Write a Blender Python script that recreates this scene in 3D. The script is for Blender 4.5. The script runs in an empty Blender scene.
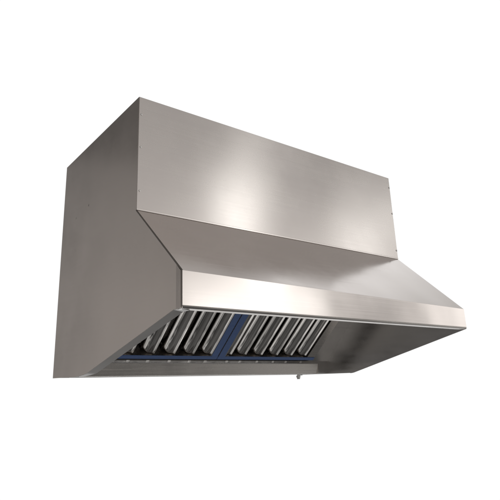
import bpy, bmesh, math
from mathutils import Vector, Matrix

S = bpy.context.scene
COL = S.collection

# ------------------------------------------------------------------ dimensions (metres)
W = 1.2
DEP, H1, H2, LIP, H3L, H3R, H4, KY = 0.6335, 0.8107, 0.3624, 0.2507, 0.5836, 0.6004, 0.6713, 0.2944
T = 0.0015                                   # sheet thickness
TILT = math.radians(42)                      # filter bank

# ------------------------------------------------------------------ materials
def new_mat(name):
    m = bpy.data.materials.new(name)
    m.use_nodes = True
    nt = m.node_tree
    for n in list(nt.nodes):
        if n.type not in ('BSDF_PRINCIPLED', 'OUTPUT_MATERIAL'):
            nt.nodes.remove(n)
    return m, nt, nt.nodes['Principled BSDF']

def steel(name, col, rough, aniso=0.0, wave=0.0, wave_scale=2.2, brush=(3, 260, 260), brush_amt=0.05,
          smudge=0.08, smudge_scale=7.0, spots=0.0, seed=0.0, grain=.2, streak=None, scratch=0.0):
    m, nt, b = new_mat(name)
    N, L = nt.nodes.new, nt.links.new
    b.inputs['Metallic'].default_value = 1.0
    tc = N('ShaderNodeTexCoord')
    mp = N('ShaderNodeMapping'); mp.inputs['Location'].default_value = (seed, seed * 1.7, seed * .6)
    L(tc.outputs['Object'], mp.inputs['Vector'])
    # brushed grain along x
    mb = N('ShaderNodeMapping'); mb.inputs['Scale'].default_value = brush
    L(mp.outputs[0], mb.inputs['Vector'])
    nb = N('ShaderNodeTexNoise'); nb.inputs['Scale'].default_value = 1.0; nb.inputs['Detail'].default_value = 3
    L(mb.outputs[0], nb.inputs['Vector'])
    # smudges and handling marks
    ns = N('ShaderNodeTexNoise'); ns.inputs['Scale'].default_value = smudge_scale; ns.inputs['Detail'].default_value = 6
    ns.inputs['Roughness'].default_value = .62
    L(mp.outputs[0], ns.inputs['Vector'])
    def mapr(src, a, c):
        n = N('ShaderNodeMapRange'); n.inputs['From Min'].default_value = .25; n.inputs['From Max'].default_value = .75
        n.inputs['To Min'].default_value = a; n.inputs['To Max'].default_value = c
        L(src, n.inputs['Value']); return n.outputs[0]
    def mth(op, a, c):
        n = N('ShaderNodeMath'); n.operation = op
        for i, v in enumerate((a, c)):
            if isinstance(v, (int, float)): n.inputs[i].default_value = v
            else: L(v, n.inputs[i])
        return n.outputs[0]
    r = mth('ADD', mapr(ns.outputs['Fac'], rough - smudge * .5, rough + smudge * .5), mapr(nb.outputs['Fac'], -brush_amt, brush_amt))
    if scratch:                                  # sparse fine scratches and wiping marks
        rot = N('ShaderNodeMapping'); rot.inputs['Rotation'].default_value = (.5, .25, .35); rot.inputs['Scale'].default_value = (2.5, 150, 150)
        L(mp.outputs[0], rot.inputs['Vector'])
        sc = N('ShaderNodeTexNoise'); sc.inputs['Scale'].default_value = 1.0; sc.inputs['Detail'].default_value = 1
        L(rot.outputs[0], sc.inputs['Vector'])
        sr = N('ShaderNodeMapRange'); sr.inputs['From Min'].default_value = .66; sr.inputs['From Max'].default_value = .74
        sr.inputs['To Min'].default_value = 0; sr.inputs['To Max'].default_value = scratch
        L(sc.outputs['Fac'], sr.inputs['Value'])
        r = mth('ADD', r, sr.outputs[0])
    L(r, b.inputs['Roughness'])
    v = mth('MULTIPLY', mapr(ns.outputs['Fac'], 1 - smudge * .35, 1 + smudge * .25), mapr(nb.outputs['Fac'], 1 - (streak or brush_amt * .8), 1 + (streak or brush_amt * .8)))
    if spots > 0:                                # small dark specks of dirt
        vo = N('ShaderNodeTexVoronoi'); vo.inputs['Scale'].default_value = 9.0
        L(mp.outputs[0], vo.inputs['Vector'])
        sp = N('ShaderNodeMapRange'); sp.inputs['From Min'].default_value = .02; sp.inputs['From Max'].default_value = .05
        sp.inputs['To Min'].default_value = 1 - spots; sp.inputs['To Max'].default_value = 1
        L(vo.outputs['Distance'], sp.inputs['Value'])
        v = mth('MULTIPLY', v, sp.outputs[0])
    mx = N('ShaderNodeVectorMath'); mx.operation = 'SCALE'; mx.inputs[0].default_value = col
    L(v, mx.inputs['Scale'])
    L(mx.outputs[0], b.inputs['Base Color'])
    if aniso:
        b.inputs['Anisotropic'].default_value = aniso
        tg = N('ShaderNodeTangent'); tg.direction_type = 'UV_MAP'; tg.uv_map = 'UVMap'
        L(tg.outputs[0], b.inputs['Tangent'])
    b1 = N('ShaderNodeBump'); b1.inputs['Strength'].default_value = .25 * grain; b1.inputs['Distance'].default_value = .00012
    L(nb.outputs['Fac'], b1.inputs['Height'])
    last = b1
    if wave:
        nw = N('ShaderNodeTexNoise'); nw.inputs['Scale'].default_value = wave_scale; nw.inputs['Detail'].default_value = 1.0
        L(mp.outputs[0], nw.inputs['Vector'])
        b2 = N('ShaderNodeBump'); b2.inputs['Strength'].default_value = 1; b2.inputs['Distance'].default_value = wave
        L(nw.outputs['Fac'], b2.inputs['Height']); L(b1.outputs[0], b2.inputs['Normal'])
        last = b2
    L(last.outputs[0], b.inputs['Normal'])
    return m

STEEL = (.660, .612, .585)
M_front = steel('brushed_steel_front', STEEL, .27, aniso=.70, wave=.008, wave_scale=2.0, brush_amt=.010, smudge=.06, smudge_scale=4, grain=.03)
M_slope = steel('brushed_steel_slope', STEEL, .14, aniso=.3, wave=.005, wave_scale=2.4, brush_amt=.02, smudge=.08, seed=3.1, grain=.08, scratch=.04)
M_lip = steel('brushed_steel_lip', STEEL, .19, aniso=.4, wave=.003, wave_scale=4, brush_amt=.02, smudge=.06, smudge_scale=5, seed=5.3, grain=.08)
M_side = steel('dull_steel_side', (.655, .585, .543),   .15, wave=.005, wave_scale=2.2, brush=(40, 4, 160), brush_amt=.012,
               smudge=.17, smudge_scale=3.2, spots=.6, seed=1.4, grain=.03, scratch=.06)
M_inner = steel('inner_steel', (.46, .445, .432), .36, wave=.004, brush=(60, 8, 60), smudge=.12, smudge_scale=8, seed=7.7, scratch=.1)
M_baffle = steel('baffle_steel', (.58, .565, .55), .10, brush=(150, .6, 60), brush_amt=.05, smudge=.16, smudge_scale=16, wave=.0007, wave_scale=9, seed=2.2, grain=.5, streak=.50)
M_shade = steel('shaded_steel', (.34, .33, .32), .22, brush=(120, 4, 60), smudge=.2, smudge_scale=20, seed=6.2)  # darker steel: shade of the filter gaps put into the colour
M_trough = steel('trough_steel', (.58, .55, .52), .27, aniso=.3, wave=.003, brush=(6, 200, 200), brush_amt=.04, smudge=.14, seed=4.4, scratch=.1)
M_bright = steel('bright_steel', (.72, .70, .68), .28, seed=9.1)
M_tab = steel('glint_tab_steel', (.56, .545, .53), .36, smudge=.3, smudge_scale=90, seed=1.9)  # for the added tabs that imitate reflections
M_weld = steel('weld_bead', (.20, .18, .165), .45, brush=(200, 200, 200), smudge=.3, smudge_scale=60)
m, nt, b = new_mat('blue_film')
b.inputs['Base Color'].default_value = (.115, .180, .37, 1)
b.inputs['Roughness'].default_value = .22
b.inputs['Metallic'].default_value = .25
_n = nt.nodes.new('ShaderNodeTexNoise'); _n.inputs['Scale'].default_value = 70; _n.inputs['Detail'].default_value = 4
_tc = nt.nodes.new('ShaderNodeTexCoord'); nt.links.new(_tc.outputs['Object'], _n.inputs['Vector'])
_bp = nt.nodes.new('ShaderNodeBump'); _bp.inputs['Distance'].default_value = .0022; _bp.inputs['Strength'].default_value = .7
nt.links.new(_n.outputs['Fac'], _bp.inputs['Height']); nt.links.new(_bp.outputs[0], b.inputs['Normal'])
M_film = m

# ------------------------------------------------------------------ mesh helpers
def box(bm, x0, x1, y0, y1, z0, z1, mat=None):
    vs = [bm.verts.new(Vector(p)) for p in ((x0, y0, z0), (x1, y0, z0), (x1, y1, z0), (x0, y1, z0),
                                            (x0, y0, z1), (x1, y0, z1), (x1, y1, z1), (x0, y1, z1))]
    for f in ((0, 3, 2, 1), (4, 5, 6, 7), (0, 1, 5, 4), (1, 2, 6, 5), (2, 3, 7, 6), (3, 0, 4, 7)):
        bm.faces.new([vs[i] for i in f])
    if mat is not None:
        for v in vs: v.co = mat @ v.co
    return vs

def slab(bm, corners, inward):
    """four-cornered sheet with thickness: outer corners plus an inward offset vector"""
    a = [bm.verts.new(Vector(c)) for c in corners]
    c = [bm.verts.new(Vector(c) + Vector(inward)) for c in corners]
    n = len(a)
    bm.faces.new(a); bm.faces.new(c[::-1])
    for i in range(n):
        j = (i + 1) % n
        bm.faces.new((a[j], a[i], c[i], c[j]))

def prism(bm, poly, x0, x1, mat=None):
    """profile in (y, z) pushed along x"""
    a = [bm.verts.new(Vector((x0, y, z))) for y, z in poly]
    c = [bm.verts.new(Vector((x1, y, z))) for y, z in poly]
    n = len(poly)
    bm.faces.new(a); bm.faces.new(c[::-1])
    for i in range(n):
        j = (i + 1) % n
        bm.faces.new((a[j], a[i], c[i], c[j]))
    if mat is not None:
        for v in a + c: v.co = mat @ v.co

def tube(bm, p, q, r, seg=16, r2=None):
    p, q = Vector(p), Vector(q); ax = (q - p).normalized()
    u = ax.orthogonal().normalized(); v = ax.cross(u)
    r2 = r if r2 is None else r2
    A, B = [], []
    for i in range(seg):
        t = 2 * math.pi * i / seg
        d = u * math.cos(t) + v * math.sin(t)
        A.append(bm.verts.new(p + d * r)); B.append(bm.verts.new(q + d * r2))
    bm.faces.new(A[::-1]); bm.faces.new(B)
    for i in range(seg):
        j = (i + 1) % seg
        bm.faces.new((A[i], A[j], B[j], B[i]))

def build(name, bm, mat, parent=None, bevel=0.0, smooth=False, segs=2):
    if bevel:
        bmesh.ops.bevel(bm, geom=list(bm.edges), offset=bevel, segments=segs, affect='EDGES', profile=.5)
    bmesh.ops.recalc_face_normals(bm, faces=bm.faces)
    uv = bm.loops.layers.uv.new('UVMap')
    for f in bm.faces:
        n = f.normal
        for l in f.loops:
            c = l.vert.co
            if abs(n.x) > .8: l[uv].uv = (c.z, c.y)
            else: l[uv].uv = (c.z if abs(n.y) > abs(n.z) * .5 else c.y, c.x)      # u runs across the grain
    me = bpy.data.meshes.new(name)
    bm.to_mesh(me); bm.free()
    me.materials.append(mat)
    if smooth:
        for p in me.polygons: p.use_smooth = True
        if hasattr(me, 'set_sharp_from_angle'): me.set_sharp_from_angle(angle=math.radians(38))
    o = bpy.data.objects.new(name, me)
    COL.objects.link(o)
    if parent: o.parent = parent
    return o

# ------------------------------------------------------------------ the hood
hood = bpy.data.objects.new('range_hood', None)
COL.objects.link(hood)
hood['label'] = 'large brushed stainless steel wall canopy range hood with baffle filters and grease trough'
hood['category'] = 'range hood'
hood.location = (0, 0, 0)

# --- side panels
def fillet(y_a, z_a, y_k, z_k, y_c, z_c, ra, rc, n=10):
    """rounded corner: from ra before the corner to rc after it"""
    A, K, C = Vector((y_a, z_a)), Vector((y_k, z_k)), Vector((y_c, z_c))
    p = K + (A - K).normalized() * ra; q = K + (C - K).normalized() * rc
    return [tuple(p.lerp(K, t).lerp(K.lerp(q, t), t)) for t in [i / n for i in range(n + 1)]]

FLY, FKY = -.212, .350                       # where the left panel's lower edge starts and where it levels out
left_edge = [(FLY - .030, -H4)] + [(FLY, -H4)] + fillet(FLY, -H4, FKY, -H1, DEP, -H1, .05, .12)
right_edge = [(-LIP, -H4)] + fillet(-LIP, -H4, KY, -H1, DEP, -H1, .012, .012)
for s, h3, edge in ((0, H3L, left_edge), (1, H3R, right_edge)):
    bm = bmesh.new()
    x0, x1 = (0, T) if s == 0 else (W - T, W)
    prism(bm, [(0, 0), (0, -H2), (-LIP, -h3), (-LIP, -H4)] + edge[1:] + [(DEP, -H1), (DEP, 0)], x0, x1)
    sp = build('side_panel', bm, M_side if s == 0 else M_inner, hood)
    # turned-in flange along the lower edge
    bm = bmesh.new()
    hx0, hx1, drop = (.0006, .027, .003) if s == 0 else (W - .004, W - .0004, 0)
    rows = []
    for k, (y, z) in enumerate(edge):
        wdt = hx1
        if s == 0 and k > 2: wdt = hx0 + (hx1 - hx0) * max(.12, 1 - (k - 2) / 9)      # narrows to nothing at the back corner
        rows.append([bm.verts.new(Vector(p)) for p in ((hx0, y, z - .0008), (wdt, y, z - .0008 - drop * (wdt - hx0) / .0264),
                     (wdt, y + .0004, z + .0006 - drop * (wdt - hx0) / .0264), (hx0, y + .0004, z + .0006))])
    for a, c in zip(rows[:-1], rows[1:]):
        for i in range(4):
            j = (i + 1) % 4
            bm.faces.new((a[i], a[j], c[j], c[i]))
    bm.faces.new(rows[0]); bm.faces.new(rows[-1][::-1])
    build('lower_flange', bm, M_inner, sp)

# --- front panel (upright), with its bottom hem and corner rivets
bm = bmesh.new()
slab(bm, ((.0005, -.0012, .0005), (W - .0005, -.0012, .0005), (W - .0005, -.0012, -H2 + .001), (.0005, -.0012, -H2 + .001)), (0, T, 0))
front = build('front_panel', bm, M_front, hood, bevel=.0005)
bm = bmesh.new()
prism(bm, [(-.0016, -H2 + .0060), (-.0024, -H2 + .0052), (-.0021, -H2 + .0006), (-.0012, -H2 + .0003)], .001, W - .001)
build('bottom_hem', bm, M_front, front)
# folded corner strip on the left upright edge
bm = bmesh.new()
box(bm, .0012, .021, -.0016, -.0013, -H2 + .006, -.002)
build('corner_strip', bm, M_front, front)
def rivet(x, z, r=.0031):
    bm = bmesh.new()
    bmesh.ops.create_uvsphere(bm, u_segments=14, v_segments=8, radius=r)
    for v in bm.verts: v.co = Vector((v.co.x + x, v.co.y * .45 - .0022, v.co.z + z))
    build('rivet', bm, M_bright, front, smooth=True)
for z in (-.058, -.165, -.303): rivet(.0085, z)
for z in (-.045, -.163, -.325): rivet(W - .0042, z, .0038)

# --- sloping canopy panel
bm = bmesh.new()
c4 = [Vector(p) for p in ((.003, -.0008, -H2 - .0001), (W - .0005, -.0008, -H2 - .0001), (W - .0005, -LIP - .0005, -H3R - .0002), (.003, -LIP - .0005, -H3L - .0002))]
NX, NY = 40, 8
off = Vector((0, .664, -.748)) * T
gv = [[[bm.verts.new(c4[0].lerp(c4[1], i / NX).lerp(c4[3].lerp(c4[2], i / NX), j / NY) + off * k) for i in range(NX + 1)] for j in range(NY + 1)] for k in (0, 1)]
for k in (0, 1):
    for j in range(NY):
        for i in range(NX):
            bm.faces.new((gv[k][j][i], gv[k][j][i + 1], gv[k][j + 1][i + 1], gv[k][j + 1][i]))
rim = [(0, i) for i in range(NX)] + [(j, NX) for j in range(NY)] + [(NY, NX - i) for i in range(NX)] + [(NY - j, 0) for j in range(NY)]
for (j, i), (q, p) in zip(rim, rim[1:] + rim[:1]):
    bm.faces.new((gv[0][j][i], gv[0][q][p], gv[1][q][p], gv[1][j][i]))
slope = build('canopy_panel', bm, M_slope, hood, smooth=True)
# seam where the slope is welded to the left side panel
bm = bmesh.new()
tube(bm, (.0005, .0, -H2 - .001), (.0005, -LIP + .002, -H3L), .0017, 8)
build('weld_seam', bm, M_weld, slope, smooth=True)

# --- front lip: face, turned-back lower flange, return at each end
bm = bmesh.new()
slab(bm, ((.0006, -LIP - .0012, -H3L), (W - .0006, -LIP - .0012, -H3R), (W - .0006, -LIP - .0012, -H4 + .0055), (.0006, -LIP - .0012, -H4 + .0055)), (0, T, 0))
lip = build('front_lip', bm, M_lip, hood, bevel=.0003)
bm = bmesh.new()
arc = [(-LIP - .0012 + .0062 * (1 - math.cos(t)), -H4 + .0052 - .0062 * math.sin(t)) for t in [math.radians(a) for a in range(0, 91, 10)]]
arc.append((-LIP + .020, -H4 - .0022))
prism(bm, arc + [(y + T * .8, z + T * .8) for y, z in arc[::-1]], .001, W - .001)
build('lower_flange', bm, M_trough, lip, smooth=True)
bm = bmesh.new()
slab(bm, ((-.0034, -LIP - .0004, -H3L - .002), (-.0004, -LIP + .026, -H3L + .020), (-.0004, -LIP + .026, -H4 - .0015), (-.0030, -LIP - .0004, -H4 - .0005)), (.0006, 0, 0))
build('end_return', bm, M_side, lip)
bm = bmesh.new()
tube(bm, (-.0016, -LIP - .0016, -H3L - .001), (-.0016, -LIP - .0016, -H4 + .001), .0014, 8)
build('weld_seam', bm, M_weld, lip, smooth=True)

# --- top, back and closed rear floor
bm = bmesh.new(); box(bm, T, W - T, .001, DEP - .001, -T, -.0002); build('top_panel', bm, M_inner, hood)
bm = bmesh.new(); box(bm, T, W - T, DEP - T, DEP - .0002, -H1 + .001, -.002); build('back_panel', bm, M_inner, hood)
RY = .437
bm = bmesh.new()
box(bm, T, W - T, RY, RY + T, -H1 + .003, -.754)
box(bm, T, W - T, RY + T, DEP - T, -H1 + .003, -H1 + .003 + T)
build('rear_rail', bm, M_inner, hood)

# --- blank filler sheets in the plane just behind the filters
fa, fb = Vector((0, RY, -.755)), Vector((0, .015, -.310))
fd = (fb - fa)
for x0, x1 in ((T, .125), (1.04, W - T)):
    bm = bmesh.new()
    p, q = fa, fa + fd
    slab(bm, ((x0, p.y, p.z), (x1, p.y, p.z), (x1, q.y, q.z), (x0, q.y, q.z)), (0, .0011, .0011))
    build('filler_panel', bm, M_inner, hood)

# --- baffle filters: local x = width, y = up the slope, z = outward (towards the cook)
def filter_frame(x0):
    o = Vector((x0, .388, -.7535))
    ux = Vector((1, 0, 0)); us = Vector((0, -math.cos(TILT), math.sin(TILT))); un = Vector((0, -math.sin(TILT), -math.cos(TILT)))
    return Matrix(((ux.x, us.x, un.x, o.x), (ux.y, us.y, un.y, o.y), (ux.z, us.z, un.z, o.z), (0, 0, 0, 1)))

LEN = .49
PROF = [(-.041, -.030), (-.041, -.013), (-.0396, -.0080), (-.0355, -.0042), (-.028, -.0018), (-.017, -.0004), (-.010, -.0008), (-.003, -.0022), (.0020, -.0026),
        (.0066, -.0012), (.0092, .0018), (.0104, .0030), (.0117, .0027), (.0124, .0014), (.0124, -.030)]

def baffle_mesh(xc):
    bm = bmesh.new()
    ends = [(.020, -.026), (.0215, -.010), (.0250, -.003), (.031, 0), (.16, 0), (.30, 0), (LEN - .02, 0)]
    rows = []
    for y, dz in ends:
        rows.append([bm.verts.new((xc + x, y + (.026 * max(0, -x / .041) ** 2.0 if y < .1 else 0), min(z + dz, z) if z > -.029 else -.030)) for x, z in PROF])
    for a, c in zip(rows[:-1], rows[1:]):
        for i in range(len(PROF) - 1):
            bm.faces.new((a[i], a[i + 1], c[i + 1], c[i]))
    bm.faces.new(rows[0][::-1]); bm.faces.new(rows[-1])
    return bm

def make_filter(x0, wid, ridges, film_side, sw):
    M = filter_frame(x0)
    bm = bmesh.new()
    lw, rw = sw
    box(bm, 0, wid, 0, .018, -.034, 0)                      # bottom rail
    box(bm, 0, wid, LEN - .018, LEN, -.034, 0)              # top rail
    box(bm, 0, lw, .0182, LEN - .0182, -.034, 0)
    box(bm, wid - rw, wid, .0182, LEN - .0182, -.034, 0)
    bmesh.ops.recalc_face_normals(bm, faces=bm.faces)
    for v in bm.verts: pass
    fr = build('baffle_filter', bm, M_trough, hood)
    fr.matrix_local = M
    for r in ridges:
        bf = build('baffle', baffle_mesh(r - x0), M_baffle, fr, smooth=True)
    # second row of channels behind the gaps
    for r in ridges:
        bm = bmesh.new()
        c = r - x0 + .032
        if c + .03 > wid - rw: continue
        box(bm, c - .027, c + .027, .010, LEN - .01, -.0620, -.0605)
        box(bm, c - .027, c - .0255, .010, LEN - .01, -.0604, -.040)
        box(bm, c + .0255, c + .027, .010, LEN - .01, -.0604, -.040)
        tube(bm, (c - .012, .026, -.046), (c - .004, .034, -.046), .0022, 8)
        tube(bm, (c - .004, .034, -.046), (c + .010, .028, -.046), .0022, 8)
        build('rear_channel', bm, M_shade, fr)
    # blue protective film still stuck on the frame
    bm = bmesh.new()
    box(bm, -.0004, wid + .0002, .0015, .0178, .0006, .0014)
    if film_side == 'right': box(bm, wid - rw + .005, wid - .0015, .0180, LEN - .001, .0006, .0014)
    else: box(bm, .0015, lw - .005, .0180, LEN - .001, .0006, .0014)
    build('protective_film', bm, M_film, fr)
    # added tabs imitating baffle reflections under the bottom rail, one below each baffle
    for k, r in enumerate(ridges):
        r += (.004, -.003, .001, .005, -.004, .002)[k]
        bm = bmesh.new()
        slab(bm, ((r - .003, .3906, -.7575), (r + .009, .3906, -.7575), (r + .005, .3905, -.7648), (r - .007, .3905, -.7648)), (0, .001, 0))
        for v in bm.verts: v.co = M.inverted() @ v.co
        build('glint_tab', bm, M_tab, fr)
    return fr

make_filter(.108, .4295, (.168, .250, .332, .413, .492), 'right', (.012, .034))
make_filter(.5405, .512, (.584, .655, .737, .819, .899, .980), 'left', (.034, .044))

# --- grease trough with its drain tap
bm = bmesh.new()
gx0, gx1, gy = .0035, 1.088, .392
sec = [(gy, -.7665), (gy + .0015, -.7665), (gy + .0095, -H1 + .003), (RY - .003, -H1 + .003), (RY - .003, -.775), (RY - .0015, -.775),
       (RY - .0015, -H1 + .0015), (gy + .008, -H1 + .0010)]
prism(bm, sec, gx0, gx1)
box(bm, gx1 + .0001, gx1 + T, gy + .002, RY - .002, -H1 + .002, -.768)
trough = build('grease_trough', bm, M_trough, hood)
bm = bmesh.new()
tube(bm, (.112, gy - .0002, -.7665), (gx1 - .001, gy - .0002, -.7685), .0016, 10)
build('top_hem', bm, M_bright, trough, smooth=True)
bm = bmesh.new()
box(bm, gx0 + .001, gx1 - .001, gy + .0045, gy + .02, -H1 - .0006, -H1 + .0006)
build('bottom_hem', bm, M_bright, trough)
bm = bmesh.new()
tx, ty = .985, .412
tube(bm, (tx, ty, -H1 - .0008), (tx, ty, -H1 - .006), .0052, 16)
tube(bm, (tx, ty, -H1 - .006), (tx, ty, -H1 - .0145), .0100, 6)
tube(bm, (tx, ty, -H1 - .0145), (tx, ty, -H1 - .021), .0068, 14)
tap = build('drain_tap', bm, M_inner, trough, smooth=True)
bm = bmesh.new()
tube(bm, (tx + .006, ty, -H1 - .005), (tx + .024, ty, -H1 - .0042), .0012, 8)
build('lever', bm, M_inner, tap, smooth=True)

# ------------------------------------------------------------------ studio surroundings (white behind, dim room in front)
w = bpy.data.worlds.new('World'); S.world = w; w.use_nodes = True
nt = w.node_tree; nt.nodes.clear()
N, L = nt.nodes.new, nt.links.new
out = N('ShaderNodeOutputWorld'); bg = N('ShaderNodeBackground'); L(bg.outputs[0], out.inputs['Surface'])
tc = N('ShaderNodeTexCoord'); sx = N('ShaderNodeSeparateXYZ'); L(tc.outputs['Generated'], sx.inputs[0])
X, Y, Z = sx.outputs
def mth(op, *a):
    n = N('ShaderNodeMath'); n.operation = op
    for i, v in enumerate(a):
        if isinstance(v, (int, float)): n.inputs[i].default_value = v
        else: L(v, n.inputs[i])
    return n.outputs[0]
def sstep(v, a, c, lo=0.0, hi=1.0):
    n = N('ShaderNodeMapRange'); n.interpolation_type = 'SMOOTHSTEP'
    n.inputs['From Min'].default_value = a; n.inputs['From Max'].default_value = c
    n.inputs['To Min'].default_value = lo; n.inputs['To Max'].default_value = hi
    L(v, n.inputs['Value']); return n.outputs[0]
def ramp(v, stops):
    n = N('ShaderNodeValToRGB'); e = n.color_ramp.elements
    n.color_ramp.interpolation = 'EASE'
    while len(e) < len(stops): e.new(.5)
    for i, (p, c) in enumerate(stops):
        e[i].position = p; e[i].color = (c, c, c, 1)
    L(v, n.inputs[0]); return n.outputs[0]
az = mth('MULTIPLY', mth('ARCTAN2', X, Y), 180 / math.pi)          # 0 = straight behind the hood, + to the right
el = mth('MULTIPLY', mth('ARCSINE', Z), 180 / math.pi)
e01 = mth('DIVIDE', mth('ADD', el, 90), 180)
E_ = lambda d: (d + 90) / 180
# room in front of the hood: dark floor, bright band shaped for reflections, dim ceiling
room = ramp(e01, [(0, .065), (E_(-40), .09), (E_(-22), .13), (E_(-2), .18), (E_(4), 1.02), (E_(9), 1.05), (E_(13), .74), (E_(19), .40), (E_(28), .32), (E_(37), .46), (E_(60), .52)])
# lighter floor on the left of the hood, with added patches for baffle reflections
fl = sstep(el, -15, -40)
nz = N('ShaderNodeTexNoise'); nz.inputs['Scale'].default_value = 4.5; nz.inputs['Detail'].default_value = 2
L(tc.outputs['Generated'], nz.inputs['Vector'])
floor_patch = mth('MULTIPLY', fl, sstep(nz.outputs['Fac'], .50, .62))
# room to the left: lighter low down, dim above
left = ramp(e01, [(0, .26), (E_(-60), .44), (E_(-35), .38), (E_(-5), .37), (E_(8), .35), (E_(16), .30), (E_(22.5), .26), (E_(26), .135), (E_(32), .125), (E_(70), .14)])
left = mth('MULTIPLY', left, sstep(az, -26, -16, 1.0, .70))
# room to the right and overhead
right = ramp(e01, [(0, .065), (E_(-40), .12), (E_(-10), .25), (E_(20), .78), (E_(31), .58), (E_(42), .48), (E_(60), .56), (1, .46)])
lowr = mth('MULTIPLY', mth('MULTIPLY', sstep(az, 150, 132), sstep(el, -45, -25)), sstep(el, 4, -4))
room = mth('ADD', room, mth('MULTIPLY', lowr, .32))
lip_lobe = mth('MULTIPLY', mth('MULTIPLY', sstep(az, 133, 140), sstep(az, 156, 148)), mth('MULTIPLY', sstep(el, -1, 4), sstep(el, 15, 9)))  # bright lobe added to lighten the lip's reflection
room = mth('ADD', room, mth('MULTIPLY', lip_lobe, .35))
room = mth('ADD', room, mth('MULTIPLY', mth('MULTIPLY', sstep(az, 143, 152), sstep(el, 36, 26)), mth('MULTIPLY', sstep(el, 10, 17), .14)))
low = sstep(el, 13, 9)
dip = lambda c, h: mth('MULTIPLY', mth('MULTIPLY', sstep(az, c - h, c - h * .5), sstep(az, c + h, c + h * .5)), low)
rend = mth('MULTIPLY', sstep(az, 123.5, 120.5), mth('MULTIPLY', sstep(el, 16, 10), sstep(el, -4, 2)))
room = mth('ADD', room, mth('MULTIPLY', rend, .55))
room = mth('MULTIPLY', room, mth('SUBTRACT', 1.0, mth('MULTIPLY', dip(129.3, 2.6), .6)))
room = mth('MULTIPLY', room, mth('SUBTRACT', 1.0, mth('MULTIPLY', dip(125.1, 2.0), .6)))
w_left = sstep(X, -.02, -.22)
w_back = sstep(Y, -.10, .12)
def mix(f, a, c):
    return mth('ADD', mth('MULTIPLY', a, mth('SUBTRACT', 1.0, f)), mth('MULTIPLY', c, f))
base = mix(w_back, room, right)
base = mix(w_left, base, left)
base = mth('ADD', base, mth('MULTIPLY', mth('MULTIPLY', floor_patch, sstep(X, .35, -.15)), .75))
# white studio backdrop behind the hood
wl = mth('MULTIPLY', sstep(az, -9, -3), sstep(az, 81, 73))
wl = mth('MULTIPLY', wl, mth('MULTIPLY', sstep(el, -32, -18), sstep(el, 49, 43)))
tint = N('ShaderNodeVectorMath'); tint.operation = 'SCALE'; tint.inputs[0].default_value = (1.01, .99, .965)
L(base, tint.inputs['Scale'])
mixc = N('ShaderNodeMix'); mixc.data_type = 'RGBA'
L(wl, mixc.inputs['Factor']); L(tint.outputs[0], mixc.inputs['A']); mixc.inputs['B'].default_value = (1.02, 1.02, 1.02, 1)
L(mixc.outputs['Result'], bg.inputs['Color'])
bg.inputs['Strength'].default_value = 1.0

# studio lamps
def area(name, loc, target, sx_, sy_, power, col=(.98, 1, .98)):
    d = bpy.data.lights.new(name, 'AREA'); d.shape = 'RECTANGLE'; d.size = sx_; d.size_y = sy_; d.energy = power; d.color = col
    o = bpy.data.objects.new(name, d); COL.objects.link(o)
    o.location = loc
    o.rotation_euler = (Vector(target) - Vector(loc)).to_track_quat('-Z', 'Y').to_euler()
    return o
def direction(a, e):
    a, e = math.radians(a), math.radians(e)
    return Vector((math.sin(a) * math.cos(e), math.cos(a) * math.cos(e), math.sin(e)))
P0 = Vector((.25, -.1, -.45))
area('key_softbox', P0 + direction(141.8, 18) * 3.2 + Vector((.13, 0, 0)), P0, .36, 1.1, 2.9)
area('low_softbox', Vector((.15, -.25, -.63)) + direction(140.5, 6.0) * 3.2, (.15, -.25, -.63), 1.3, .40, 1.35)
area('fill_softbox', Vector((.95, 0, -.4)) + direction(128.5, 14) * 3.2, (.95, 0, -.4), .60, .6, 1.9)

# ------------------------------------------------------------------ camera
cx, cy, cz, yaw, pit, roll, f, ppx, ppy = (-0.610323624031476, -1.259643486157606, -0.8391946909678053, 0.6305355236143949,
    0.2809587823905052, -0.023638709487285962, 512.5643612529248, -25.360518809368507, -15.28062153326308)
fw = Vector((math.sin(yaw) * math.cos(pit), math.cos(yaw) * math.cos(pit), math.sin(pit)))
r = Vector((math.cos(yaw), -math.sin(yaw), 0)); u = r.cross(fw)
r, u = math.cos(roll) * r + math.sin(roll) * u, -math.sin(roll) * r + math.cos(roll) * u
cd = bpy.data.cameras.new('camera'); cam = bpy.data.objects.new('camera', cd); COL.objects.link(cam)
bk = -fw
cam.matrix_world = Matrix(((r.x, u.x, bk.x, cx), (r.y, u.y, bk.y, cy), (r.z, u.z, bk.z, cz), (0, 0, 0, 1)))
cd.sensor_fit = 'HORIZONTAL'; cd.sensor_width = 36; cd.lens = f / 500 * 36
cd.shift_x = -ppx / 500; cd.shift_y = ppy / 500
cd.clip_start = .02; cd.clip_end = 200
S.camera = cam

S.render.resolution_x = S.render.resolution_y = 1024
S.view_settings.view_transform = 'Standard'
S.view_settings.look = 'None'
S.view_settings.exposure = 0
S.view_settings.gamma = 1
S.render.engine = 'CYCLES'
S.cycles.max_bounces = 10
S.cycles.glossy_bounces = 8
